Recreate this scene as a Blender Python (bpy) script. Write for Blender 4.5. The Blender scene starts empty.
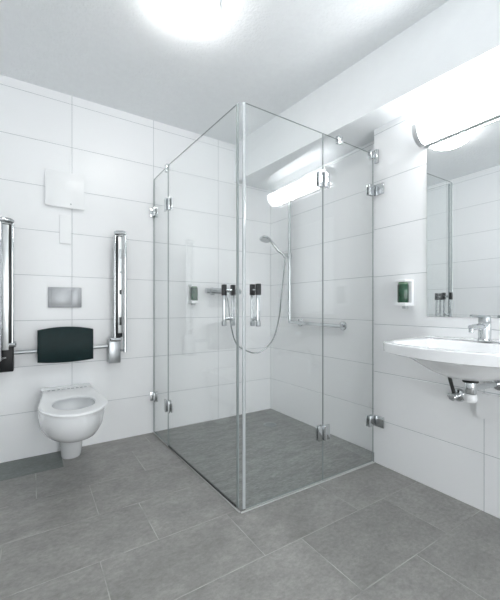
import bpy, bmesh, math, random
from mathutils import Vector, Matrix
random.seed(4)
D = bpy.data
SC = bpy.context.scene
COL = SC.collection
PI = math.pi
R = math.radians

# ------------------------------------------------------------------ materials
def nt(name):
    m = D.materials.new(name)
    m.use_nodes = True
    n = m.node_tree.nodes
    return m, n, m.node_tree.links, n['Principled BSDF']

def pbr(name, col, rough=.4, metal=0., noise=0., nscale=8., bump=0., bscale=60., rrough=0., spec=.5, coat=0.):
    m, n, l, p = nt(name)
    p.inputs['Base Color'].default_value = (*col, 1)
    p.inputs['Roughness'].default_value = rough
    p.inputs['Metallic'].default_value = metal
    p.inputs['Specular IOR Level'].default_value = spec
    p.inputs['Coat Weight'].default_value = coat
    p.inputs['Coat Roughness'].default_value = .05
    tc = n.new('ShaderNodeTexCoord')
    if noise > 0 or rrough > 0:
        t = n.new('ShaderNodeTexNoise')
        t.inputs['Scale'].default_value = nscale
        t.inputs['Detail'].default_value = 5
        l.new(tc.outputs['Object'], t.inputs['Vector'])
        if noise > 0:
            r = n.new('ShaderNodeMapRange')
            r.inputs[1].default_value = .3
            r.inputs[2].default_value = .7
            r.inputs[3].default_value = 1 - noise
            r.inputs[4].default_value = 1 + noise
            mx = n.new('ShaderNodeVectorMath')
            mx.operation = 'SCALE'
            mx.inputs[0].default_value = col
            l.new(t.outputs['Fac'], r.inputs[0])
            l.new(r.outputs[0], mx.inputs['Scale'])
            l.new(mx.outputs[0], p.inputs['Base Color'])
        if rrough > 0:
            r2 = n.new('ShaderNodeMapRange')
            r2.inputs[3].default_value = rough - rrough
            r2.inputs[4].default_value = rough + rrough
            l.new(t.outputs['Fac'], r2.inputs[0])
            l.new(r2.outputs[0], p.inputs['Roughness'])
    if bump > 0:
        t3 = n.new('ShaderNodeTexNoise')
        t3.inputs['Scale'].default_value = bscale
        t3.inputs['Detail'].default_value = 3
        l.new(tc.outputs['Object'], t3.inputs['Vector'])
        b = n.new('ShaderNodeBump')
        b.inputs['Strength'].default_value = bump
        b.inputs['Distance'].default_value = .004
        l.new(t3.outputs['Fac'], b.inputs['Height'])
        l.new(b.outputs[0], p.inputs['Normal'])
    return m

def emis(name, col, s):
    m, n, l, p = nt(name)
    p.inputs['Base Color'].default_value = (.9, .9, .9, 1)
    p.inputs['Emission Color'].default_value = (*col, 1)
    p.inputs['Emission Strength'].default_value = s
    return m

def glass(name, tint, refl=1.0):
    m = D.materials.new(name)
    m.use_nodes = True
    n = m.node_tree.nodes
    l = m.node_tree.links
    n.clear()
    out = n.new('ShaderNodeOutputMaterial')
    tr = n.new('ShaderNodeBsdfTransparent')
    tr.inputs[0].default_value = (*tint, 1)
    gl = n.new('ShaderNodeBsdfGlossy')
    gl.inputs['Roughness'].default_value = .0
    gl.inputs['Color'].default_value = (1, 1, 1, 1)
    geo = n.new('ShaderNodeNewGeometry')
    mr = n.new('ShaderNodeMapRange')
    mr.inputs[3].default_value = 1.5
    mr.inputs[4].default_value = 1 / 1.5
    l.new(geo.outputs['Backfacing'], mr.inputs[0])
    fr = n.new('ShaderNodeFresnel')
    l.new(mr.outputs[0], fr.inputs['IOR'])
    mu = n.new('ShaderNodeMath')
    mu.operation = 'MULTIPLY'
    mu.inputs[1].default_value = refl
    l.new(fr.outputs[0], mu.inputs[0])
    mx = n.new('ShaderNodeMixShader')
    l.new(mu.outputs[0], mx.inputs[0])
    l.new(tr.outputs[0], mx.inputs[1])
    l.new(gl.outputs[0], mx.inputs[2])
    l.new(mx.outputs[0], out.inputs[0])
    return m

def tile_mat(name, col, var, rough, streak=0., nscale=3., bump=0., rvar=0., stretch=(1, 1, 1), fine=0.):
    """ceramic tile: a little difference from tile to tile, cloudy streaks inside each"""
    m, n, l, p = nt(name)
    geo = n.new('ShaderNodeNewGeometry')
    tc = n.new('ShaderNodeTexCoord')
    mp = n.new('ShaderNodeMapping')
    mp.inputs['Scale'].default_value = stretch
    l.new(tc.outputs['Object'], mp.inputs['Vector'])
    off = n.new('ShaderNodeVectorMath')
    off.operation = 'SCALE'
    off.inputs[0].default_value = (37, 19, 11)
    l.new(geo.outputs['Random Per Island'], off.inputs['Scale'])
    ad = n.new('ShaderNodeVectorMath')
    ad.operation = 'ADD'
    l.new(mp.outputs[0], ad.inputs[0])
    l.new(off.outputs[0], ad.inputs[1])
    t = n.new('ShaderNodeTexNoise')
    t.inputs['Scale'].default_value = nscale
    t.inputs['Detail'].default_value = 8
    t.inputs['Roughness'].default_value = .65
    l.new(ad.outputs[0], t.inputs['Vector'])
    r1 = n.new('ShaderNodeMapRange')
    r1.inputs[1].default_value = .3
    r1.inputs[2].default_value = .7
    r1.inputs[3].default_value = 1 - streak
    r1.inputs[4].default_value = 1 + streak
    l.new(t.outputs['Fac'], r1.inputs[0])
    r2 = n.new('ShaderNodeMapRange')
    r2.inputs[3].default_value = 1 - var
    r2.inputs[4].default_value = 1 + var
    l.new(geo.outputs['Random Per Island'], r2.inputs[0])
    mu = n.new('ShaderNodeMath')
    mu.operation = 'MULTIPLY'
    l.new(r1.outputs[0], mu.inputs[0])
    l.new(r2.outputs[0], mu.inputs[1])
    if fine > 0:
        tf = n.new('ShaderNodeTexNoise')
        tf.inputs['Scale'].default_value = 42
        tf.inputs['Detail'].default_value = 6
        tf.inputs['Roughness'].default_value = .75
        l.new(ad.outputs[0], tf.inputs['Vector'])
        rf = n.new('ShaderNodeMapRange')
        rf.inputs[1].default_value = .3
        rf.inputs[2].default_value = .7
        rf.inputs[3].default_value = 1 - fine
        rf.inputs[4].default_value = 1 + fine
        l.new(tf.outputs['Fac'], rf.inputs[0])
        m2 = n.new('ShaderNodeMath')
        m2.operation = 'MULTIPLY'
        l.new(mu.outputs[0], m2.inputs[0])
        l.new(rf.outputs[0], m2.inputs[1])
        mu = m2
    sc = n.new('ShaderNodeVectorMath')
    sc.operation = 'SCALE'
    sc.inputs[0].default_value = col
    l.new(mu.outputs[0], sc.inputs['Scale'])
    l.new(sc.outputs[0], p.inputs['Base Color'])
    p.inputs['Roughness'].default_value = rough
    if rvar > 0:
        r3 = n.new('ShaderNodeMapRange')
        r3.inputs[3].default_value = rough - rvar
        r3.inputs[4].default_value = rough + rvar
        l.new(t.outputs['Fac'], r3.inputs[0])
        l.new(r3.outputs[0], p.inputs['Roughness'])
    if bump > 0:
        b = n.new('ShaderNodeBump')
        b.inputs['Strength'].default_value = bump
        b.inputs['Distance'].default_value = .003
        l.new(t.outputs['Fac'], b.inputs['Height'])
        l.new(b.outputs[0], p.inputs['Normal'])
    return m

M = {}
M['wall_tile'] = tile_mat('white_wall_tile', (.857, .866, .873), .012, .30, .006, 2.)
M['wall_tile'].node_tree.nodes['Principled BSDF'].inputs['Specular IOR Level'].default_value = .3
M['wall_grout'] = pbr('wall_grout', (.42, .45, .46), .8, noise=.06, nscale=30)
M['floor_tile'] = tile_mat('grey_stone_tile', (.265, .260, .248), .06, .42, .20, 6., .4, .08, (1, 1.4, 1), fine=.22)
M['floor_tile_shaded'] = tile_mat('toilet_shadow_tile', (.14, .158, .15), .03, .38, .2, 7., .3, .08, (1, 1.9, 1), fine=.3)  # stone colour darkened to stand for the toilet's shadow
M['floor_grout'] = pbr('floor_grout', (.38, .38, .36), .8, noise=.35, nscale=7)
M['shower_stone'] = tile_mat('shower_floor_stone', (.24, .247, .237), .0, .42, .28, 9., .35, .08, (.8, 2.4, 1), fine=.35)
M['ceiling'] = pbr('ceiling_paint', (.80, .82, .83), .9, noise=.015, nscale=30, bump=1., bscale=70)
M['plaster'] = pbr('bulkhead_paint', (.82, .84, .85), .85, noise=.01, nscale=14, bump=.1, bscale=120)
M['chrome'] = pbr('chrome', (.62, .64, .65), .1, 1., rrough=.04, nscale=14)
M['steel'] = pbr('brushed_steel', (.37, .38, .39), .46, 1., rrough=.1, nscale=40, noise=.05)
M['grey_steel'] = pbr('satin_grey_steel', (.42, .44, .45), .35, 1., rrough=.08, nscale=30)
M['alu'] = pbr('aluminium_strip', (.72, .74, .74), .3, 1., rrough=.06, nscale=30)
M['black'] = pbr('black_plastic', (.012, .014, .015), .3, noise=.1, nscale=30)
M['rubber'] = pbr('black_rubber', (.02, .022, .022), .6, noise=.1, nscale=30)
M['dark_pad'] = pbr('dark_green_vinyl', (.004, .018, .019), .45, noise=.12, nscale=20, bump=.08, bscale=140)
M['dark_pad'].node_tree.nodes['Principled BSDF'].inputs['Specular IOR Level'].default_value = .2
M['ceramic'] = pbr('white_ceramic', (.84, .85, .86), .1, noise=.006, nscale=5, coat=.3)
M['plastic'] = pbr('white_plastic', (.84, .85, .855), .3, noise=.008, nscale=10)
M['grey_plastic'] = pbr('light_grey_plastic', (.55, .57, .58), .35, noise=.02, nscale=14)
M['green'] = pbr('green_bottle', (.006, .055, .024), .12, noise=.25, nscale=25, coat=.5)
M['green_light'] = pbr('pale_green_cap', (.14, .24, .15), .25, noise=.1, nscale=25)
M['hose'] = pbr('ribbed_metal_hose', (.36, .38, .39), .25, 1., noise=.08, nscale=90)
M['water'] = pbr('still_water', (.16, .18, .18), .03, noise=.03, nscale=6, spec=.8)
M['mark'] = pbr('grey_dash', (.25, .27, .28), .5, noise=.05, nscale=30)
M['mirror'] = pbr('silvered_mirror', (.88, .90, .905), .0, 1., noise=.002, nscale=2)
M['glass'] = glass('clear_glass', (.992, .997, .995), .8)
M['glass_edge'] = pbr('green_glass_edge', (.33, .37, .365), .15, noise=.08, nscale=20)
M['seal'] = pbr('clear_seal_strip', (.50, .53, .54), .15, noise=.03, nscale=20, coat=.6)
M['seal_dark'] = pbr('smoky_seal_strip', (.33, .37, .37), .15, noise=.03, nscale=20, coat=.6)
M['strip'] = pbr('pale_floor_strip', (.60, .61, .60), .4, noise=.03, nscale=20)
M['lamp'] = emis('opal_lamp_glow', (1., .985, .96), 8.8)
M['tube'] = emis('mirror_lamp_glow', (.97, .985, 1.), 9.5)
M['bracket_black'] = pbr('black_bracket', (.008, .009, .010), .35, noise=.1, nscale=30, spec=.25)
M['wood'] = pbr('added_frame_paint', (.75, .76, .76), .4, noise=.01, nscale=6)

# ------------------------------------------------------------------ object helpers
def wloc(o):
    v = Vector((0, 0, 0))
    while o is not None:
        v += o.location
        o = o.parent
    return v

def obj(name, bm, mat, parent=None, smooth=True, angle=35):
    me = D.meshes.new(name)
    bmesh.ops.recalc_face_normals(bm, faces=bm.faces[:]) if not bm.get('keep') else None
    bm = bm['bm'] if isinstance(bm, dict) else bm
    if parent is not None:
        bmesh.ops.translate(bm, verts=bm.verts[:], vec=-wloc(parent))
    bm.to_mesh(me)
    bm.free()
    for m in (mat if isinstance(mat, (list, tuple)) else [mat]):
        me.materials.append(m)
    o = D.objects.new(name, me)
    COL.objects.link(o)
    if parent is not None:
        o.parent = parent
    if smooth:
        for p in me.polygons:
            p.use_smooth = True
        try:
            me.set_sharp_from_angle(angle=R(angle))
        except Exception:
            pass
    return o

class BM:
    """thin wrapper collecting primitive shapes in world coordinates"""
    def __init__(self):
        self.bm = bmesh.new()

    def box(self, lo, hi, bev=0., seg=2, mi=0):
        b = bmesh.new()
        bmesh.ops.create_cube(b, size=1)
        lo = Vector(lo); hi = Vector(hi)
        for v in b.verts:
            v.co = Vector([(lo[i] + hi[i]) / 2 + v.co[i] * (hi[i] - lo[i]) for i in range(3)])
        if bev > 0:
            bmesh.ops.bevel(b, geom=b.edges[:], offset=bev, segments=seg, profile=.5, affect='EDGES')
        self.add(b, mi)
        return self

    def add(self, b, mi=0, mat=None):
        mp = {}
        for v in b.verts:
            mp[v] = self.bm.verts.new(mat @ v.co if mat else v.co)
        for f in b.faces:
            try:
                nf = self.bm.faces.new([mp[v] for v in f.verts])
                nf.material_index = mi if mi else f.material_index
            except ValueError:
                pass
        b.free()

    def rings(self, rings, cap0=True, cap1=True, mi=0, closed=True):
        vs = [[self.bm.verts.new(p) for p in r] for r in rings]
        n = len(rings[0])
        for a, b in zip(vs[:-1], vs[1:]):
            for i in range(n if closed else n - 1):
                j = (i + 1) % n
                f = self.bm.faces.new((a[i], a[j], b[j], b[i]))
                f.material_index = mi
        if cap0:
            self.bm.faces.new(vs[0][::-1]).material_index = mi
        if cap1:
            self.bm.faces.new(vs[-1]).material_index = mi
        return self

    def lathe(self, c, axis, prof, n=28, mi=0, cap=True):
        """prof: list of (radius, distance along axis)"""
        axis = Vector(axis).normalized()
        u = axis.orthogonal().normalized()
        w = axis.cross(u)
        c = Vector(c)
        rs = []
        for r, t in prof:
            r = max(r, 1e-4)
            rs.append([c + axis * t + (u * math.cos(2 * PI * k / n) + w * math.sin(2 * PI * k / n)) * r for k in range(n)])
        return self.rings(rs, cap, cap, mi)

    def cyl(self, a, b, r, n=20, mi=0, ch=None):
        a = Vector(a); b = Vector(b)
        L = (b - a).length
        ch = min(r * .25, L * .2) if ch is None else ch
        return self.lathe(a, b - a, [(r - ch, 0), (r, ch), (r, L - ch), (r - ch, L)], n, mi)

    def tube(self, pts, r, n=12, mi=0, smooth=0):
        pts = [Vector(p) for p in pts]
        if smooth:
            pts = catmull(pts, smooth)
        rs = []
        t0 = (pts[1] - pts[0]).normalized()
        u = t0.orthogonal().normalized()
        for i, p in enumerate(pts):
            t = (pts[min(i + 1, len(pts) - 1)] - pts[max(i - 1, 0)]).normalized()
            u = (u - t * u.dot(t)).normalized()
            w = t.cross(u)
            rr = r[i] if isinstance(r, (list, tuple)) else r
            rs.append([p + (u * math.cos(2 * PI * k / n) + w * math.sin(2 * PI * k / n)) * rr for k in range(n)])
        return self.rings(rs, True, True, mi)

    def prism(self, poly, axis, a, b, mi=0):
        """poly of 2D points extruded along world axis index from a to b"""
        def P(p, t):
            v = [0, 0, 0]
            o = [i for i in range(3) if i != axis]
            v[o[0]], v[o[1]], v[axis] = p[0], p[1], t
            return Vector(v)
        return self.rings([[P(p, a) for p in poly], [P(p, b) for p in poly]], True, True, mi)

    def make(self, name, mat, parent=None, smooth=True, angle=35):
        bmesh.ops.recalc_face_normals(self.bm, faces=self.bm.faces[:])
        me = D.meshes.new(name)
        if parent is not None:
            bmesh.ops.translate(self.bm, verts=self.bm.verts[:], vec=-wloc(parent))
        self.bm.to_mesh(me)
        self.bm.free()
        for m in (mat if isinstance(mat, (list, tuple)) else [mat]):
            me.materials.append(m)
        o = D.objects.new(name, me)
        COL.objects.link(o)
        if parent is not None:
            o.parent = parent
        if smooth:
            for p in me.polygons:
                p.use_smooth = True
            me.set_sharp_from_angle(angle=R(angle))
        return o

def catmull(p, k):
    out = []
    q = [p[0] * 2 - p[1]] + p + [p[-1] * 2 - p[-2]]
    for i in range(1, len(q) - 2):
        for s in range(k):
            t = s / k
            a, b, c, d = q[i - 1], q[i], q[i + 1], q[i + 2]
            out.append(.5 * ((2 * b) + (c - a) * t + (2 * a - 5 * b + 4 * c - d) * t * t + (3 * b - a - 3 * c + d) * t ** 3))
    out.append(p[-1])
    return out

def rrect(x0, y0, x1, y1, r, n=6):
    pts = []
    for cx, cy, a0 in ((x1 - r, y1 - r, 0), (x0 + r, y1 - r, 90), (x0 + r, y0 + r, 180), (x1 - r, y0 + r, 270)):
        for k in range(n + 1):
            a = R(a0 + 90 * k / n)
            pts.append((cx + r * math.cos(a), cy + r * math.sin(a)))
    return pts

def thing(name, label, cat, loc, group=None):
    o = D.objects.new(name, None)
    o.empty_display_size = .1
    COL.objects.link(o)
    o.location = loc
    o['label'] = label
    o['category'] = cat
    if group:
        o['group'] = group
    return o

def tag(o, label, cat, group=None):
    o['label'] = label
    o['category'] = cat
    if group:
        o['group'] = group
    return o

def struct(o, label=None, cat=None):
    o['kind'] = 'structure'
    if label:
        o['label'] = label
    if cat:
        o['category'] = cat
    return o

# ------------------------------------------------------------------ room measures (metres)
YB = 2.787          # back wall
XR = 2.046          # right wall inside the shower
XP = 1.924          # face of the basin wall
YE = 1.455          # end of the basin wall
XL = -.44           # left wall
YF = -2.3           # front wall, behind the camera
ZC = 2.58           # ceiling

def tiled(name, org, ux, uy, nrm, w, h, us, vs, gap=.003, lift=.0012, tmat='wall_tile', gmat='wall_grout', thick=.1, skip=None, rowoff=None, alt=None):
    """a tiled slab: grout slab behind, one raised tile per cell of the us x vs grid"""
    org = Vector(org); ux = Vector(ux); uy = Vector(uy); nrm = Vector(nrm)
    b = BM()
    P = lambda u, v, d: org + ux * u + uy * v + nrm * d
    b.rings([[P(0, 0, -thick), P(w, 0, -thick), P(w, h, -thick), P(0, h, -thick)], [P(0, 0, -lift), P(w, 0, -lift), P(w, h, -lift), P(0, h, -lift)]], mi=1)
    for j in range(len(vs) - 1):
        row = us if rowoff is None else rowoff(j)
        for i in range(len(row) - 1):
            u0, u1 = max(row[i], 0), min(row[i + 1], w)
            v0, v1 = max(vs[j], 0), min(vs[j + 1], h)
            u0 += gap / 2 if u0 > 0 else 0
            u1 -= gap / 2 if u1 < w else 0
            v0 += gap / 2 if v0 > 0 else 0
            v1 -= gap / 2 if v1 < h else 0
            if u1 - u0 < .004 or v1 - v0 < .004:
                continue
            e = min(.0012, lift)
            mi = alt(u0, u1, v0, v1) if alt else 0
            b.rings([[P(u0, v0, -lift - .001), P(u1, v0, -lift - .001), P(u1, v1, -lift - .001), P(u0, v1, -lift - .001)],
                     [P(u0, v0, -e * .6), P(u1, v0, -e * .6), P(u1, v1, -e * .6), P(u0, v1, -e * .6)],
                     [P(u0 + e, v0 + e, 0), P(u1 - e, v0 + e, 0), P(u1 - e, v1 - e, 0), P(u0 + e, v1 - e, 0)]], cap0=False, mi=mi)
    mats = [M[tmat], M[gmat]]
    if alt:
        mats.append(M['floor_tile_shaded'])
    return b.make(name, mats, smooth=False)

def grid(first, step, lo, hi):
    k = math.floor((lo - first) / step)
    out = []
    while True:
        v = first + k * step
        out.append(v)
        if v >= hi:
            return out
        k += 1

TH = .315
struct(tiled('wall_back', (XL - .1, YB, 0), (1, 0, 0), (0, 0, 1), (0, -1, 0), XR - XL + .2, ZC,
             grid(XR - (XL - .1), .6, 0, XR - XL + .2), grid(.3125, TH, 0, ZC)))
struct(tiled('wall_left', (XL, YF, 0), (0, 1, 0), (0, 0, 1), (1, 0, 0), YB - YF, ZC,
             grid(YB - YF, .6, 0, YB - YF), grid(.3125, TH, 0, ZC)))
struct(tiled('wall_right', (XR, YE - .1, 0), (0, 1, 0), (0, 0, 1), (-1, 0, 0), YB - YE + .1, ZC,
             grid(2.05 - YE + .1, .74, 0, YB - YE + .1), grid(.310, TH, 0, ZC)))
struct(tiled('wall_basin', (XP, YF, 0), (0, 1, 0), (0, 0, 1), (-1, 0, 0), YE - YF, 2.22,
             [0, .80 - 2.4 - YF, .80 - 1.8 - YF, .80 - 1.2 - YF, .80 - .6 - YF, .80 - YF, YE - YF], grid(.292, TH, 0, 2.22), thick=.3))
# front wall behind the camera with an open doorway added to let in fill light
b = BM()
DX0, DX1, DZ = .10, 1.15, 2.12
b.box((XL - .1, YF - .12, 0), (DX0, YF, ZC)); b.box((DX1, YF - .12, 0), (XR + .2, YF, ZC)); b.box((DX0, YF - .12, DZ), (DX1, YF, ZC))
struct(b.make('wall_front', M['plaster'], smooth=False))
b = BM()
b.box((DX0 - .05, YF + .0005, 0.0005), (DX0 - .0005, YF + .02, DZ + .05)); b.box((DX1 + .0005, YF + .0005, 0.0005), (DX1 + .05, YF + .02, DZ + .05)); b.box((DX0 - .0004, YF + .0005, DZ), (DX1 + .0004, YF + .02, DZ + .05))
struct(b.make('added_door_frame', M['wood'], smooth=False))  # frame around the added doorway
pd = D.lights.new('fill_door_portal', 'AREA'); pd.shape = 'RECTANGLE'; pd.size = DX1 - DX0; pd.size_y = DZ
pd.cycles.is_portal = True
po = D.objects.new('fill_door_portal', pd); COL.objects.link(po)
po.location = ((DX0 + DX1) / 2, YF - .06, DZ / 2); po.rotation_euler = (PI / 2, 0, 0)
# ceiling
struct(BM().box((XL - .1, YF - .1, ZC), (XR + .2, YB + .1, ZC + .1)).make('ceiling', M['ceiling'], smooth=False))
# bulkhead over the basin wall and the shower: its face runs slightly out of square
def xs(y):
    return 1.835 - .078 * y
b = BM()
b.prism([(xs(YF), YF), (XR + .15, YF), (XR + .15, YB), (xs(YB), YB)], 2, 2.22, ZC)
struct(b.make('trim_1', M['plaster'], smooth=False), 'white plastered bulkhead running under the ceiling along the right wall', 'bulkhead')

# floor: rows of long stone tiles, joints shifted from row to row
FR, FW = .337, .585
X0, Y0 = XL - .1, YF - .1
fw, fh = XR + .2 - X0, YB + .1 - Y0
vrows = grid(2.5 - Y0, FR, 0, fh)
OFF = {0: .175, -1: .02, -2: .28, -3: .475, -4: .233, -5: .43, -6: .182, -7: .33, -8: .1, -9: .4, -10: .22, -11: .05}
def rowoff(j):
    k = round((vrows[j] - (2.5 - Y0)) / FR)
    return grid(OFF.get(k, .1) - X0, FW, 0, fw)
def shadowtile(u0, u1, v0, v1):
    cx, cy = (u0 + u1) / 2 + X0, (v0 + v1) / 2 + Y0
    return 2 if (cy > 2.55 and -.44 < cx < .17) else 0  # tile beside the toilet gets the painted shadow colour
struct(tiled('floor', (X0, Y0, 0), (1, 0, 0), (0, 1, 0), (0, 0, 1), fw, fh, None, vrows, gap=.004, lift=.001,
             tmat='floor_tile', gmat='floor_grout', rowoff=rowoff, alt=shadowtile))

# ------------------------------------------------------------------ shower floor, threshold, drain
A0 = Vector((.848, 2.775, 0)); A1 = Vector((.884, 1.466, 0)); B1 = Vector((1.918, 1.452, 0))
b = BM()
poly = [(.852, YB - .002), (.890, 1.472), (XP - .002, YE + .006), (XP + .0, YE + .006), (XR - .002, YE + .006), (XR - .002, YB - .002)]
b.prism(poly, 2, .0002, .003)
tag(b.make('shower_floor', M['shower_stone'], smooth=False), 'grey streaky stone shower floor lying flush behind the glass doors', 'shower floor')

dr = thing('floor_drain', 'small round metal drain set in the shower floor near the corner', 'drain', (1.758, 2.405, .003))
BM().lathe((1.758, 2.405, .003), (0, 0, 1), [(.058, 0), (.058, .002), (.05, .0035), (.046, .0028)]).make('rim', M['grey_steel'], dr)
b = BM()
b.lathe((1.758, 2.405, .003), (0, 0, 1), [(.0455, .0003), (.0455, .0025)])
for k in range(-3, 4):
    w = math.sqrt(max(0, .04 ** 2 - (k * .011) ** 2))
    b.box((1.758 - w, 2.405 + k * .011 - .002, .0056), (1.758 + w, 2.405 + k * .011 + .002, .0068))
b.make('grate', M['grey_steel'], dr)

def strip(p, q, w, z0, z1, b, mi=0):
    p = Vector(p); q = Vector(q)
    d = (q - p).normalized()
    s = Vector((-d.y, d.x, 0)) * w / 2
    b.rings([[p + s + Vector((0, 0, z)), q + s + Vector((0, 0, z)), q - s + Vector((0, 0, z)), p - s + Vector((0, 0, z))] for z in (z0, z1)], mi=mi)

b = BM(); strip((.883, 1.453, 0), (1.922, 1.449, 0), .009, .0005, .004, b)
strip((.842, YB - .003, 0), (.880, 1.462, 0), .008, .0005, .004, b)
tag(b.make('shower_threshold', M['strip'], smooth=False), 'thin pale metal threshold strip on the floor below the glass doors', 'threshold')

# ------------------------------------------------------------------ glass panels of the shower
GT = .008
def frame(p, q):
    """local frame of an upright panel: d along, s outward (towards the room)"""
    p = Vector((p[0], p[1], 0)); q = Vector((q[0], q[1], 0))
    d = (q - p).normalized()
    s = Vector((d.y, -d.x, 0))
    return p, d, s

def slab(b, p, d, s, u0, u1, z0, z1, a0, a1, bev=0., mi=0):
    """box in the panel's frame"""
    t = bmesh.new()
    bmesh.ops.create_cube(t, size=1)
    for v in t.verts:
        c = v.co + Vector((.5, .5, .5))
        v.co = Vector((u0 + c.x * (u1 - u0), a0 + c.y * (a1 - a0), z0 + c.z * (z1 - z0)))
    if bev:
        bmesh.ops.bevel(t, geom=t.edges[:], offset=bev, segments=2, profile=.5, affect='EDGES')
    m = Matrix(((d.x, s.x, 0, p.x), (d.y, s.y, 0, p.y), (0, 0, 1, 0), (0, 0, 0, 1)))
    b.add(t, mi, m)

def pane(root, p, d, s, L, z0, za, zb):
    """glass sheet with its own greenish edges; top edge from za to zb"""
    b = BM()
    h = GT / 2
    def V(u, a, z): return p + d * u + s * a + Vector((0, 0, z))
    c = [(0, z0), (L, z0), (L, zb), (0, za)]
    f = [b.bm.verts.new(V(u, h, z)) for u, z in c]
    g = [b.bm.verts.new(V(u, -h, z)) for u, z in c]
    b.bm.faces.new(f); b.bm.faces.new(g[::-1])
    for i in range(4):
        j = (i + 1) % 4
        b.bm.faces.new((f[j], f[i], g[i], g[j])).material_index = 1
    return b.make('glass_pane', [M['glass'], M['glass_edge']], root, smooth=False)

def leaf(root, p, d, s, u0, u1, zc, hh, name='hinge', both=True, mat='chrome'):
    b = BM()
    slab(b, p, d, s, u0, u1, zc - hh / 2, zc + hh / 2, GT / 2, GT / 2 + .010, .002)
    if both:
        slab(b, p, d, s, u0, u1, zc - hh / 2, zc + hh / 2, -GT / 2 - .010, -GT / 2, .002)
    e = u0 if abs(u0) < abs(u1) else u1
    return b

def handle(root, p, d, s, u, z0, z1):
    b = BM()
    sides = (1, -1)
    for q in sides:
        a0, a1 = (.020, .034) if q > 0 else (-.034, -.020)
        slab(b, p, d, s, u - .009, u + .009, z0, z1 - .055, a0, a1, .003)
    for z in (z0 + .035, z1 - .03):
        c = p + d * u + Vector((0, 0, z))
        b.cyl(c - s * .022, c + s * .022, .009)
    hb = b.make('handle', M['chrome'], root)
    for q in sides:
        a0, a1 = (.017, .038) if q > 0 else (-.038, -.017)
        g = BM(); slab(g, p, d, s, u - .012, u + .012, z1 - .058, z1, a0, a1, .003)
        g.make('black_top', M['black'], hb)  # black top section of each bar
        g = BM(); slab(g, p, d, s, u - .010, u + .010, z0 - .004, z0 + .022, (a0 if q > 0 else a0 + .002), a1, .003)
        g.make('end_cap', M['grey_steel'], hb)

PANW = (.846, 2.774); PA = (.849, 2.436); PB = (.884, 1.497)
# left narrow panel (hinged to the back wall)
p, d, s = frame(PANW, PA)
s = -s if s.x > 0 else s
r = thing('shower_screen', 'narrow clear glass shower panel hinged to the back wall beside the toilet', 'shower door', (PANW[0], PANW[1], .012), 'hinged glass panels of the shower')
L1 = (Vector(PA) - Vector(PANW)).length
pane(r, p, d, s, L1 - .003, .012, 2.085, 2.085)
for zc in (1.815, .30):
    b = leaf(r, p, d, s, -.002, .05, zc, .07)
    slab(b, p, d, s, -.0125, -.003, zc - .035, zc + .035, -.030, .030, .002)
    b.make('wall_hinge', M['chrome'], r)
b = BM(); slab(b, p, d, s, L1 - .045, L1 - .006, 2.045, 2.10, -.012, .012, .003)
b.make('top_clip', M['chrome'], r)
b = BM(); slab(b, p, d, s, .002, L1 - .004, .006, .0118, -.002, .002)
b.make('bottom_seal', M['alu'], r)
# left wide door
p2, d2, s2 = frame(PA, PB)
s2 = -s2 if s2.x > 0 else s2
r = thing('shower_screen', 'wide glass shower door on the toilet side with black topped handle at the corner', 'shower door', (PA[0], PA[1], .012), 'hinged glass panels of the shower')
L2 = (Vector(PB) - Vector(PA)).length
pane(r, p2, d2, s2, L2, .012, 2.085, 2.075)
for zc, hh in ((1.795, .09), (.305, .085)):
    b = leaf(r, p2, d2, s2, .004, .045, zc, hh)
    b.cyl(p2 + s2 * .020 + Vector((0, 0, zc - hh / 2)), p2 + s2 * .020 + Vector((0, 0, zc + hh / 2)), .008)
    slab(b, p2, d2, s2, -.045, .004, zc - hh / 2, zc + hh / 2, GT / 2 + .0015, GT / 2 + .0125, .002)
    b.make('hinge', M['chrome'], r)
handle(r, p2, d2, s2, L2 - .082, .94, 1.155)
b = BM(); slab(b, p2, d2, s2, .003, L2 - .003, .0060, .0125, -.004, .004)
b.make('bottom_seal', M['rubber'], r)
b = BM(); slab(b, p2, d2, s2, L2 + .0005, L2 + .016, .014, 2.074, -.003, .003, .001)
b.make('edge_seal', M['seal_dark'], r)

# front wide door
FA = (.911, 1.459); FB = (1.4535, 1.4565); FC = (1.910, 1.4535)
p3, d3, s3 = frame(FA, FB)
s3 = -s3 if s3.y > 0 else s3
r = thing('shower_screen', 'wide front glass shower door left of the middle hinges, reflecting the mirror lamp', 'shower door', (FA[0], FA[1], .012), 'hinged glass panels of the shower')
L3 = (Vector(FB) - Vector(FA)).length - .003
pane(r, p3, d3, s3, L3, .012, 2.072, 2.066)
for zc, hh in ((1.79, .088), (.292, .088)):
    b = leaf(r, p3, d3, s3, L3 - .042, L3 - .003, zc, hh)
    c = p3 + d3 * (L3 + .0015)
    b.cyl(c + s3 * .020 + Vector((0, 0, zc - hh / 2)), c + s3 * .020 + Vector((0, 0, zc + hh / 2)), .008)
    slab(b, p3, d3, s3, L3 + .003, L3 + .045, zc - hh / 2, zc + hh / 2, GT / 2 + .0015, GT / 2 + .0125, .002)
    b.make('hinge', M['chrome'], r)
handle(r, p3, d3, s3, .972 - FA[0], .94, 1.155)
b = BM(); slab(b, p3, d3, s3, .003, L3 - .003, .006, .0118, -.002, .002)
b.make('bottom_seal', M['alu'], r)
b = BM(); slab(b, p3, d3, s3, -.016, -.0005, .014, 2.070, -.004, .004, .001)
b.make('edge_seal', M['seal'], r)
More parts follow.
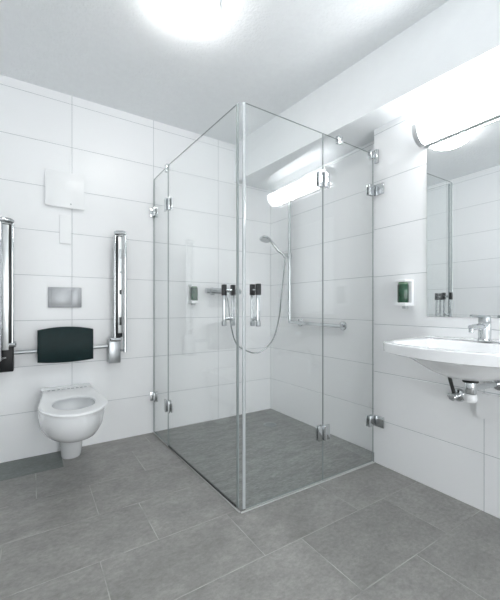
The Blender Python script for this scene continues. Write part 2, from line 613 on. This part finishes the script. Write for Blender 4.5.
# front narrow panel
p4, d4, s4 = frame(FB, FC)
s4 = -s4 if s4.y > 0 else s4
r = thing('shower_screen', 'narrow front glass shower panel hinged to the wall beside the green dispenser', 'shower door', (FB[0], FB[1], .012), 'hinged glass panels of the shower')
L4 = (Vector(FC) - Vector(FB)).length
pane(r, p4, d4, s4, L4, .012, 2.066, 2.055)
for zc in (1.81, .283):
    hh = .072
    b = leaf(r, p4, d4, s4, L4 - .052, L4 - .002, zc, hh)
    b.box((XP - .0095, 1.375, zc - hh / 2), (XP - .0015, 1.449, zc + hh / 2), .002)
    b.make('wall_hinge', M['chrome'], r)
b = BM(); slab(b, p4, d4, s4, .118, .155, 2.040, 2.085, -.013, .013, .003)
b.make('top_clip', M['chrome'], r)
b = BM(); slab(b, p4, d4, s4, L4 - .035, L4 - .008, 2.02, 2.075, -.013, .013, .003)
b.make('top_clip', M['chrome'], r)
b = BM(); slab(b, p4, d4, s4, .003, L4 - .003, .006, .0118, -.002, .002)
b.make('bottom_seal', M['alu'], r)
# bracket fixing at the wall top
b = BM(); b.box((XP - .022, 1.415, 1.985), (XP + .0003, 1.442, 2.075), .004)
tag(b.make('wall_clip', M['chrome']), 'small bright wall clip at the top where the front glass meets the wall', 'clip')

# ------------------------------------------------------------------ shower fittings
xr = XR - .055
r = thing('shower_rail', 'chrome L shaped shower rail on the right shower wall', 'grab rail', (XR, 2.42, .9))
BM().cyl((xr, 2.42, .895), (xr, 2.42, 2.10), .0145).make('upright_bar', M['chrome'], r)
BM().tube([(xr, 2.42, .90), (xr, 2.36, .898), (xr, 1.80, .888)], .0145, 16).make('horizontal_bar', M['chrome'], r)
for (y, z) in ((2.33, .898), (1.83, .889), (2.42, 2.06)):
    b = BM()
    b.lathe((XR + .0003, y, z), (-1, 0, 0), [(.036, 0), (.036, .006), (.032, .010), (.014, .012), (.0125, .056)])
    b.make('wall_flange', M['chrome'], r)
b = BM(); b.cyl((xr, 2.42, 1.475), (xr, 2.42, 1.535), .022)
b.cyl((xr, 2.42, 1.505), (xr - .055, 2.43, 1.515), .014)
b.make('slider', M['chrome'], r)

hx, hy, hz = xr - .055, 2.43, 1.52
r = thing('hand_shower', 'chrome hand shower with looping hose hanging in the rail slider', 'hand shower', (hx, hy, hz))
b = BM()
b.tube([(hx + .01, hy, hz - .03), (hx - .01, hy + .005, hz + .0), (hx - .055, hy + .02, hz + .03), (hx - .10, hy + .03, hz + .085), (hx - .135, hy + .035, hz + .120), (hx - .165, hy + .037, hz + .128)], [.011, .013, .014, .013, .013, .015] , 14)
b.make('handle', M['chrome'], r)
b = BM(); b.lathe((hx - .185, hy + .037, hz + .128), Vector((-.28, -.12, -1)), [(.012, -.022), (.035, -.012), (.052, .004), (.052, .014), (.047, .018)])
hd = b.make('head', M['chrome'], r)
b = BM(); b.lathe((hx - .185, hy + .037, hz + .128), Vector((-.28, -.12, -1)), [(.044, .0185), (.043, .0205)])
b.make('spray_face', M['grey_plastic'], hd)
hose = [(hx + .010, hy, hz - .028), (hx + .010, hy, hz - .06), (1.923, 2.46, 1.101),(1.93, 2.5, 0.934),(1.895, 2.53, 0.757),(1.832, 2.57, 0.655),(1.74, 2.6, 0.611),(1.639, 2.63, 0.643),(1.561, 2.66, 0.709),(1.52, 2.68, 0.873),(1.5, 2.7, 1.1), (1.50, 2.702, 1.119)]
BM().tube(hose, .0065, 10, smooth=8).make('hose', M['hose'], r)

r = thing('shower_mixer', 'chrome bar shower mixer on the back wall behind the glass door handle', 'mixer tap', (1.45, YB, 1.18))
b = BM(); b.cyl((1.325, 2.715, 1.18), (1.60, 2.715, 1.18), .027, 24)
b.cyl((1.50, 2.702, 1.165), (1.50, 2.702, 1.12), .011)
b.make('body', M['chrome'], r)
for x in (1.385, 1.535):
    b = BM(); b.lathe((x, YB + .0003, 1.18), (0, -1, 0), [(.036, 0), (.036, .006), (.030, .016), (.018, .02), (.016, .07)])
    b.make('flange', M['chrome'], r)
for x0, x1 in ((1.285, 1.323), (1.602, 1.64)):
    b = BM(); b.lathe((x0, 2.715, 1.18), (1, 0, 0), [(.022, 0), (.026, .004), (.026, x1 - x0 - .004), (.022, x1 - x0)], 18)
    b.make('knob', M['chrome'], r)

# ------------------------------------------------------------------ soap dispensers
def dispenser(c, out, side, label, mat='green'):
    """c: point on the wall at the base middle; out: into the room; side: along the wall"""
    c = Vector(c); out = Vector(out); side = Vector(side)
    r = thing('soap_dispenser', label, 'soap dispenser', c, 'wall soap dispensers')
    def B(u0, u1, a0, a1, z0, z1, bev=.003):
        b = BM()
        t = bmesh.new()
        bmesh.ops.create_cube(t, size=1)
        for v in t.verts:
            q = v.co + Vector((.5, .5, .5))
            v.co = c + side * (u0 + q.x * (u1 - u0)) + out * (a0 + q.y * (a1 - a0)) + Vector((0, 0, z0 + q.z * (z1 - z0)))
        bmesh.ops.bevel(t, geom=t.edges[:], offset=bev, segments=2, profile=.5, affect='EDGES')
        b.add(t)
        return b
    w = .034
    b = B(-w, w, .0005, .022, 0, .158)
    for z0, z1 in ((0, .020), (.143, .158)):
        t = B(-w, w, .015, .088, z0, z1).bm
        b.add(t)
    b.make('bracket', M['plastic'], r)
    m = c + out * .056
    b = BM(); b.lathe(m + Vector((0, 0, .0205)), (0, 0, 1), [(.029, 0), (.0315, .004), (.0315, .104), (.028, .110)], 28)
    b.make('bottle', M[mat], r)
    b = BM(); b.lathe(m + Vector((0, 0, .131)), (0, 0, 1), [(.027, 0), (.027, .008), (.022, .0115)], 28)
    b.make('cap', M['green_light'], r)
    b = B(-.012, .012, .020, .05, -.016, -.0005, .003)
    b.make('push_lever', M['grey_plastic'], r)

dispenser((XP, 1.208, 1.042), (-1, 0, 0), (0, 1, 0), 'white soap dispenser holding a dark green bottle beside the mirror')
dispenser((1.183, YB, 1.072), (0, -1, 0), (1, 0, 0), 'white soap dispenser with green bottle on the back wall seen through the shower glass')

# ------------------------------------------------------------------ toilet
TX = .208
def egg(hw, yf, yb, z, n=56, pb=3.0, ymid=None, tx=TX):
    """closed outline: half ellipse at the front, squarer towards the back"""
    ym = ymid if ymid is not None else yf + min(hw * 1.25, (yb - yf) * .55)
    out = []
    for k in range(n):
        a = 2 * PI * k / n
        cx, sy = math.cos(a), math.sin(a)
        if sy < 0:
            out.append(Vector((tx + hw * cx, ym + (ym - yf) * sy, z)))
        else:
            e = 2 / pb
            out.append(Vector((tx + hw * math.copysign(abs(cx) ** e, cx), ym + (yb - ym) * abs(sy) ** e, z)))
    return out

t = thing('toilet', 'white wall toilet with open seat below the dark backrest pad', 'toilet', (TX, YB, 0))
b = BM()
ZS = .448
PX = TX + .022
rs = [egg(.058, 2.60, 2.775, .001, pb=5, ymid=2.66, tx=PX),
      egg(.064, 2.585, 2.78, .02, pb=5, ymid=2.66, tx=PX),
      egg(.069, 2.56, 2.785, .10, pb=5, ymid=2.65, tx=PX),
      egg(.076, 2.51, 2.786, .170, pb=5, ymid=2.62, tx=PX - .002),
      egg(.093, 2.40, 2.786, .212, pb=4, ymid=2.56, tx=PX - .006),
      egg(.125, 2.235, 2.786, .238, pb=4, ymid=2.48, tx=PX - .012),
      egg(.152, 2.125, 2.786, .278, pb=4, ymid=2.42, tx=PX - .016),
      egg(.171, 2.05, 2.786, .330, pb=5, ymid=2.38),
      egg(.178, 2.025, 2.786, .385, pb=6, ymid=2.36),
      egg(.180, 2.012, 2.786, ZS - .012, pb=7, ymid=2.35),
      egg(.178, 2.014, 2.785, ZS, pb=7, ymid=2.35),
      egg(.118, 2.085, 2.47, ZS, pb=2.2, ymid=2.28),
      egg(.112, 2.095, 2.46, ZS - .03, pb=2.2, ymid=2.28),
      egg(.098, 2.12, 2.44, ZS - .10, pb=2.2, ymid=2.28),
      egg(.074, 2.18, 2.415, ZS - .16, pb=2.1, ymid=2.30)]
# the ceramic narrows to the width of the deck towards the wall
for r_ in rs[7:11]:
    for v_ in r_:
        if v_.y > 2.36:
            k = min(1, (v_.y - 2.36) / .2); k = k * k * (3 - 2 * k)
            v_.x = TX + (v_.x - TX) * (1 - .12 * k)
b.rings(rs, True, False)
b.rings([rs[-1], egg(.05, 2.22, 2.39, ZS - .19, pb=2, ymid=2.30)], False, True)
bowl = b.make('bowl', M['ceramic'], t, angle=50)
b = BM(); b.rings([egg(.1015, 2.113, 2.445, ZS - .078, pb=2.2, ymid=2.28), egg(.1020, 2.112, 2.446, ZS - .075, pb=2.2, ymid=2.28)])
b.make('water', M['water'], bowl)
# raised rear deck
b = BM()
dk = lambda hw, z: [Vector((TX - hw, YB - .001, z)), Vector((TX - hw, 2.60, z)), Vector((TX + hw, 2.60, z)), Vector((TX + hw, YB - .001, z))]
b.box((TX - .157, 2.709, ZS + .0005), (TX + .157, YB - .001, ZS + .0195), .005, 3)
b.make('rear_deck', M['ceramic'], t)
# seat ring
def seat_out(z, g=0):
    pts = egg(.182 - g, 1.992 + g, 2.705 - g, z, pb=9, ymid=2.28, tx=TX + .004)
    for p_ in pts:
        if p_.y > 2.38:
            k = min(1, (p_.y - 2.38) / .2)
            k = k * k * (3 - 2 * k)
            p_.x = TX + (p_.x - TX) * (1 - .135 * k)
    return pts
def seat_in(z, g=0):
    return egg(.116 + g, 2.108 - g, 2.44 + g, z, pb=2.15, ymid=2.28, tx=TX + .004)
b = BM()
z0, z1 = ZS + .0035, ZS + .0205
rs = [seat_in(z0), seat_out(z0, .004), seat_out(z0 + .005), seat_out(z1 - .006), seat_out(z1, .007), seat_in(z1, .010), seat_in(z1 - .007), seat_in(z0)]
b.rings(rs, False, False)
bmesh.ops.remove_doubles(b.bm, verts=b.bm.verts[:], dist=1e-5)
seat = b.make('seat', M['plastic'], t, angle=40)
for x in (-.112, -.085, -.055, -.025, .005, .03, .06, .085, .112):
    w = random.choice((.008, .010, .012))
    bb = BM().box((TX + x - w, 2.652, ZS + .0204), (TX + x + w, 2.668, ZS + .0213))
    bb.make('dash_mark', M['mark'], t, smooth=False)  # row of small grey dashes across the back of the seat

# ------------------------------------------------------------------ backrest, support rails
r = thing('backrest', 'dark green cushioned toilet backrest on a chrome bar', 'backrest', (TX, 2.66, .77))
def padring(y, g, k):
    pts = []
    x0, x1, zm, hh = .030 + g, .371 - g, .772, .107 - g
    n = 14
    for i in range(n + 1):
        u = i / n
        pts.append((x0 + (x1 - x0) * u, zm + hh + .019 * (1 - (2 * u - 1) ** 2)))
    for i in range(n + 1):
        u = 1 - i / n
        pts.append((x0 + (x1 - x0) * u, zm - hh - .014 * (1 - (2 * u - 1) ** 2)))
    return [Vector((x, y + .02 * (1 - (2 * (x - .03) / .341 - 1) ** 2) * k, z)) for x, z in pts]
b = BM()
b.rings([padring(2.70, .006, 1), padring(2.692, 0, 1), padring(2.654, 0, 1), padring(2.643, .004, 1), padring(2.640, .010, 1)])
b.make('pad', M['dark_pad'], r, angle=50)
b = BM(); b.tube([(-.1005, 2.735, .733), (0, 2.735, .733), (.41, 2.735, .738), (.481, 2.735, .74)], .0135, 16)
b.cyl((.1, 2.735, .733), (.1, 2.70, .75), .012); b.cyl((.31, 2.735, .735), (.31, 2.70, .75), .012)
b.make('support_bar', M['grey_steel'], r)

def support_rail(sx, label, boxmat, bo=0.):
    X = lambda x: TX + sx * (x - TX)
    def bx(b, x0, x1, y0, y1, z0, z1, bev=.003):
        a, c = sorted((X(x0), X(x1)))
        b.box((a, y0, z0), (c, y1, z1), bev)
        return b
    r = thing('support_rail', label, 'grab rail', (X(.53), YB, .70), 'folding support rails of the toilet')
    br = bx(BM(), .482 + bo, .566 + bo, 2.690, YB - .001, .615, .785, .006).make('wall_bracket', boxmat, r)
    b = BM(); b.cyl((X(.488 + bo * .4), 2.70, .792), (X(.570 + bo * .4), 2.70, .792), .020, 20)
    b.make('hinge_barrel', M['chrome'], br)
    b = BM(); b.cyl((X(.588), 2.645, .695), (X(.588), 2.645, 1.575), .0125, 18)
    b.cyl((X(.588), 2.645, .71), (X(.560), 2.68, .71), .008)
    b.make('front_tube', M['chrome'], r)
    b = BM(); b.cyl((X(.522), 2.68, .80), (X(.522), 2.68, 1.575), .009, 18)
    b.make('rear_tube', M['chrome'], r)
    bx(BM(), .530, .576, 2.675, 2.695, .81, 1.572, .002).make('channel', M['black'], r)
    pn = bx(BM(), .542, .576, 2.664, 2.6745, .84 if sx > 0 else .76, 1.565, .002).make('face_plate', M['alu'], r)
    b = BM()
    b.tube([(X(.518), 2.68, 1.587), (X(.535), 2.672, 1.592), (X(.572), 2.652, 1.592), (X(.597), 2.643, 1.586)], [.013, .018, .018, .014], 16)
    b.make('end_cap', M['chrome'], r)
    for z0, z1, m in () if sx < 0 else ((1.40, 1.47, 'grey_steel'), (1.29, 1.305, 'grey_steel'), (1.13, 1.165, 'black'), (.90, .96, 'black')):
        bx(BM(), .550, .566, 2.6600, 2.6635, z0, z1, .001).make('button', M[m], pn)

support_rail(1, 'folded up chrome support rail beside the shower glass, right of the toilet', M['grey_steel'])
support_rail(-1, 'folded up chrome support rail with black bracket, left of the toilet', M['bracket_black'], .035)

# ------------------------------------------------------------------ plates on the back wall
r = thing('flush_plate', 'brushed steel flush plate on the wall above the backrest', 'flush plate', (.20, YB, 1.03))
b = BM(); b.box((.095, YB - .012, 1.033), (.308, YB + .0003, 1.178), .003)
pl = b.make('cover', M['steel'], r)
b = BM(); b.box((.115, YB - .016, 1.05), (.236, YB - .0122, 1.162), .002)
b.make('large_button', M['steel'], pl)
b = BM(); b.box((.242, YB - .016, 1.05), (.290, YB - .0122, 1.162), .002)
b.make('small_button', M['steel'], pl)

r = thing('inspection_panel', 'large white raised access panel high on the wall above the toilet', 'access panel', (.20, YB, 1.75))
b = BM(); b.box((.087, YB - .022, 1.762), (.313, YB + .0003, 1.99))
b.make('frame', M['plastic'], r)
b = BM(); b.box((.077, YB - .030, 1.750), (.323, YB - .0225, 2.003), .0015)
pl = b.make('cover', M['plastic'], r)
b = BM(); b.lathe((.236, YB - .0302, 1.778), (0, -1, 0), [(.005, 0), (.005, .002)], 14)
b.make('lock', M['grey_steel'], pl)
b = BM(); b.box((.166, YB - .012, 1.495), (.240, YB + .0003, 1.70), .002)
tag(b.make('small_cover_plate', M['plastic']), 'narrow white cover plate on the wall just under the access panel', 'cover plate')

# ------------------------------------------------------------------ basin
def basin_out(z, g=0, n=40):
    """plan outline, straight against the wall, bowed at the front"""
    ys = .74
    half = .352 - g
    pts = [Vector((XP - .001, ys + half + .001, z))]
    xf0 = 1.425 + g
    pts.append(Vector((1.75, ys + half - .022, z)))
    pts.append(Vector((1.55, ys + half - .046, z)))
    yc = half - .062
    m = 22
    r_ = .016
    for k in range(m + 1):
        u = 1 - 2 * k / m
        y = yc * u
        x = xf0 - .092 * (1 - u * u)
        if k == 0:
            pts.append(Vector((x + .018, ys + yc + .006, z)))
            x += .006
        pts.append(Vector((x if k < m else x + .006, ys + y, z)))
    pts.append(Vector((xf0 + .018, ys - yc - .006, z)))
    pts.append(Vector((1.55, ys - half + .046, z)))
    pts.append(Vector((1.75, ys - half + .022, z)))
    pts.append(Vector((XP - .001, ys - half - .001, z)))
    return pts
def oval(cx, cy, a, bb, z, N, p_=2.6, ref=None):
    out = []
    for q in ref:
        ang = math.atan2((q.y - cy) / bb, (q.x - cx) / a)
        c, s_ = math.cos(ang), math.sin(ang)
        e = 2 / p_
        out.append(Vector((cx + a * math.copysign(abs(c) ** e, c), cy + bb * math.copysign(abs(s_) ** e, s_), z)))
    return out
t = thing('wash_basin', 'wide white wall basin with bowed front and shallow bowl under the mirror', 'basin', (XP, .74, .82))
ZB = .868
O = basin_out(ZB)
N = len(O)
b = BM()
rs = [oval(1.64, .74, .05, .05, .722, N, 2, O), oval(1.64, .74, .11, .11, .727, N, 2, O), oval(1.64, .74, .155, .165, .748, N, 2, O),
      oval(1.64, .74, .195, .215, .778, N, 2.1, O), oval(1.635, .74, .225, .25, .803, N, 2.2, O), oval(1.63, .74, .245, .278, ZB - .0475, N, 2.4, O)]
und = basin_out(ZB - .048, .006)
rs += [und, basin_out(ZB - .045, .001), basin_out(ZB - .004, 0), basin_out(ZB, .004)]
rs += [oval(1.59, .74, .195, .285, ZB - .001, N, 4, O), oval(1.59, .74, .188, .278, ZB - .008, N, 4, O), oval(1.60, .74, .165, .245, ZB - .06, N, 3.2, O), oval(1.61, .74, .12, .15, ZB - .11, N, 2.4, O), oval(1.62, .74, .03, .03, ZB - .125, N, 2, O)]
b.rings(rs, True, True)
bs = b.make('bowl', M['ceramic'], t, angle=40)
b = BM(); b.box((XP - .085, .42, ZB + .0002), (XP - .001, 1.06, ZB + .006), .0025)
b.make('back_ledge', M['ceramic'], t)
b = BM(); b.lathe((1.62, .74, ZB - .1245), (0, 0, 1), [(.026, 0), (.026, .004), (.02, .006)])
b.make('waste_plug', M['chrome'], t)

# faucet
fx, fy = 1.815, .752
t = thing('basin_faucet', 'chrome single lever faucet standing on the white basin', 'faucet', (fx, fy, ZB + .006))
b = BM(); b.lathe((fx, fy, ZB + .0062), (0, 0, 1), [(.030, 0), (.030, .006), (.0265, .009), (.0265, .082), (.024, .086)], 28)
b.make('body', M['chrome'], t)
b = BM(); b.tube([(fx - .015, fy, ZB + .072), (fx - .07, fy, ZB + .076), (fx - .135, fy, ZB + .074)], [.015, .0135, .0125], 16)
b.cyl((fx - .128, fy, ZB + .070), (fx - .131, fy, ZB + .050), .011)
b.make('spout', M['chrome'], t)
b = BM(); b.lathe((fx, fy, ZB + .0925), (0, 0, 1), [(.024, 0), (.0255, .003), (.0255, .028), (.022, .034)], 24)
b.tube([(fx - .012, fy, ZB + .120), (fx - .06, fy + .004, ZB + .125), (fx - .115, fy + .008, ZB + .128)], [.008, .006, .005], 12)
b.make('lever', M['grey_steel'], t)

# under the basin
t = thing('bottle_trap', 'white and chrome bottle trap with black ring under the basin', 'drain trap', (1.66, .745, .60))
tx, ty = 1.655, .742
b = BM(); b.lathe((tx, ty, .698), (0, 0, 1), [(.030, 0), (.032, .003), (.032, .009), (.026, .0145)])
b.make('black_ring', M['rubber'], t)
b = BM(); b.lathe((tx, ty, .646), (0, 0, 1), [(.021, 0), (.0235, .004), (.0235, .046), (.0225, .051)])
b.make('collar', M['chrome'], t)
b = BM(); b.lathe((tx, ty, .586), (0, 0, 1), [(.012, .022), (.022, .026), (.026, .034), (.026, .05), (.0245, .0595)])
b.make('cup', M['plastic'], t)
b = BM(); b.tube([(tx + .0245, ty, .669), (tx + .09, ty - .004, .666), (XP - .02, ty - .01, .662)], .0125, 14)
b.lathe((XP + .0003, ty - .01, .662), (-1, 0, 0), [(.034, 0), (.034, .006), (.016, .014), (.014, .02)])
b.make('outlet_pipe', M['chrome'], t)

t = thing('angle_valve', 'chrome angle valve with black hose on the wall under the basin', 'valve', (XP, .925, .565))
vy, vz = .918, .565
b = BM(); b.lathe((XP + .0003, vy, vz), (-1, 0, 0), [(.036, 0), (.036, .005), (.029, .014), (.016, .018), (.016, .055), (.012, .06)])
b.lathe((XP - .028, vy + .010, vz - .004), (-.3, 1, .0), [(.012, 0), (.012, .028), (.009, .032)], 18)
b.make('body', M['chrome'], t)
b = BM(); b.lathe((XP - .061, vy, vz), (-1, 0, 0), [(.016, 0), (.019, .004), (.019, .016), (.015, .020)], 20)
b.make('knob', M['chrome'], t)
b = BM(); b.tube([(XP - .044, vy + .004, vz + .012), (XP - .05, vy + .012, vz + .05), (XP - .075, vy + .012, vz + .10), (XP - .115, vy + .0, vz + .15)], .009, 10, smooth=5)
b.make('hose', M['rubber'], t)

b = BM(); b.prism([(y, z) for y, z in rrect(.60, .476, .828, .60, .02)], 0, XP - .020, XP + .0003)
tag(b.make('wall_cover', M['plastic'], angle=30), 'flat white rounded cover plate low on the wall under the basin trap', 'cover plate')

# ------------------------------------------------------------------ mirror and mirror lamp
b = BM(); b.box((XP - .006, .39, .982), (XP + .0003, 1.091, 1.99))
tag(b.make('wall_mirror', M['mirror'], smooth=False), 'large frameless wall mirror above the basin', 'mirror')
t = thing('mirror_lamp', 'glowing white half round lamp bar above the mirror', 'wall lamp', (XP, .74, 1.95))
LY0, LY1 = .36, 1.105
def lampprof(g=0.):
    pts = []
    n = 14
    for k in range(n + 1):
        a = R(-90 + 90 * k / n)
        pts.append((XP - .020 - (.084 - g) * math.cos(a), 2.052 + (.083 - g) * math.sin(a)))
    pts += [(XP - .104 + g, 2.065 - g), (XP - .095 + g, 2.073 - g), (XP - .020, 2.073 - g)]
    return pts
b = BM(); b.prism([(x, z) for x, z in lampprof()], 1, LY0 + .012, LY1 - .012)
b.make('diffuser', M['tube'], t, angle=50)
for y0, y1 in ((LY0 - .018, LY0 + .0115), (LY1 - .0115, LY1 + .018)):
    b = BM(); b.prism([(x, z) for x, z in lampprof(-.002)], 1, y0, y1)
    b.make('end_cap', M['grey_plastic'], t, angle=50)
b = BM(); b.box((XP - .0195, LY0, 1.970), (XP + .0003, LY1, 2.073))
b.make('back_plate', M['alu'], t, smooth=False)
b = BM(); b.box((XP - .026, LY0, 1.9655), (XP + .0003, LY1, 1.9690), .001)
b.make('lower_rail', M['alu'], t)

# ceiling lamp
def ceiling_lamp(lx, ly, label):
    t = thing('ceiling_lamp', label, 'ceiling lamp', (lx, ly, ZC))
    b = BM(); b.lathe((lx, ly, ZC - .0005), (0, 0, -1), [(.150, 0), (.158, .004), (.158, .028), (.155, .030)], 40)
    b.make('base_ring', M['plastic'], t)
    b = BM(); b.lathe((lx, ly, ZC - .031), (0, 0, -1), [(.150, 0), (.156, .008), (.150, .024), (.125, .040), (.075, .050), (.0, .053)], 44)
    b.make('dome', M['lamp'], t, angle=60)
ceiling_lamp(.662, 1.60, 'glowing round opal dome lamp on the ceiling above the toilet side')

SC.cycles.max_bounces = 24
SC.cycles.diffuse_bounces = 14
SC.cycles.glossy_bounces = 8
SC.cycles.transparent_max_bounces = 40
SC.cycles.caustics_reflective = False
# ------------------------------------------------------------------ world, camera, colour
w = D.worlds.new('world')
SC.world = w
w.use_nodes = True
w.node_tree.nodes['Background'].inputs[0].default_value = (.86, .88, .9, 1)
w.node_tree.nodes['Background'].inputs[1].default_value = 3.0  # bright background, acts as fill through the added doorway
cam = D.cameras.new('camera')
co = D.objects.new('camera', cam)
COL.objects.link(co)
co.location = (0, 0, 1.035)
co.rotation_euler = (PI / 2, 0, -.5721)
cam.sensor_fit = 'HORIZONTAL'
cam.sensor_width = 36
cam.lens = 36 * 338.58 / 500
cam.shift_y = 7.15 / 500
cam.clip_start = .05
SC.camera = co
vs = SC.view_settings
vs.view_transform = 'Standard'
vs.look = 'None'
vs.gamma = 1
vs.exposure = 1.63
vs.use_curve_mapping = False
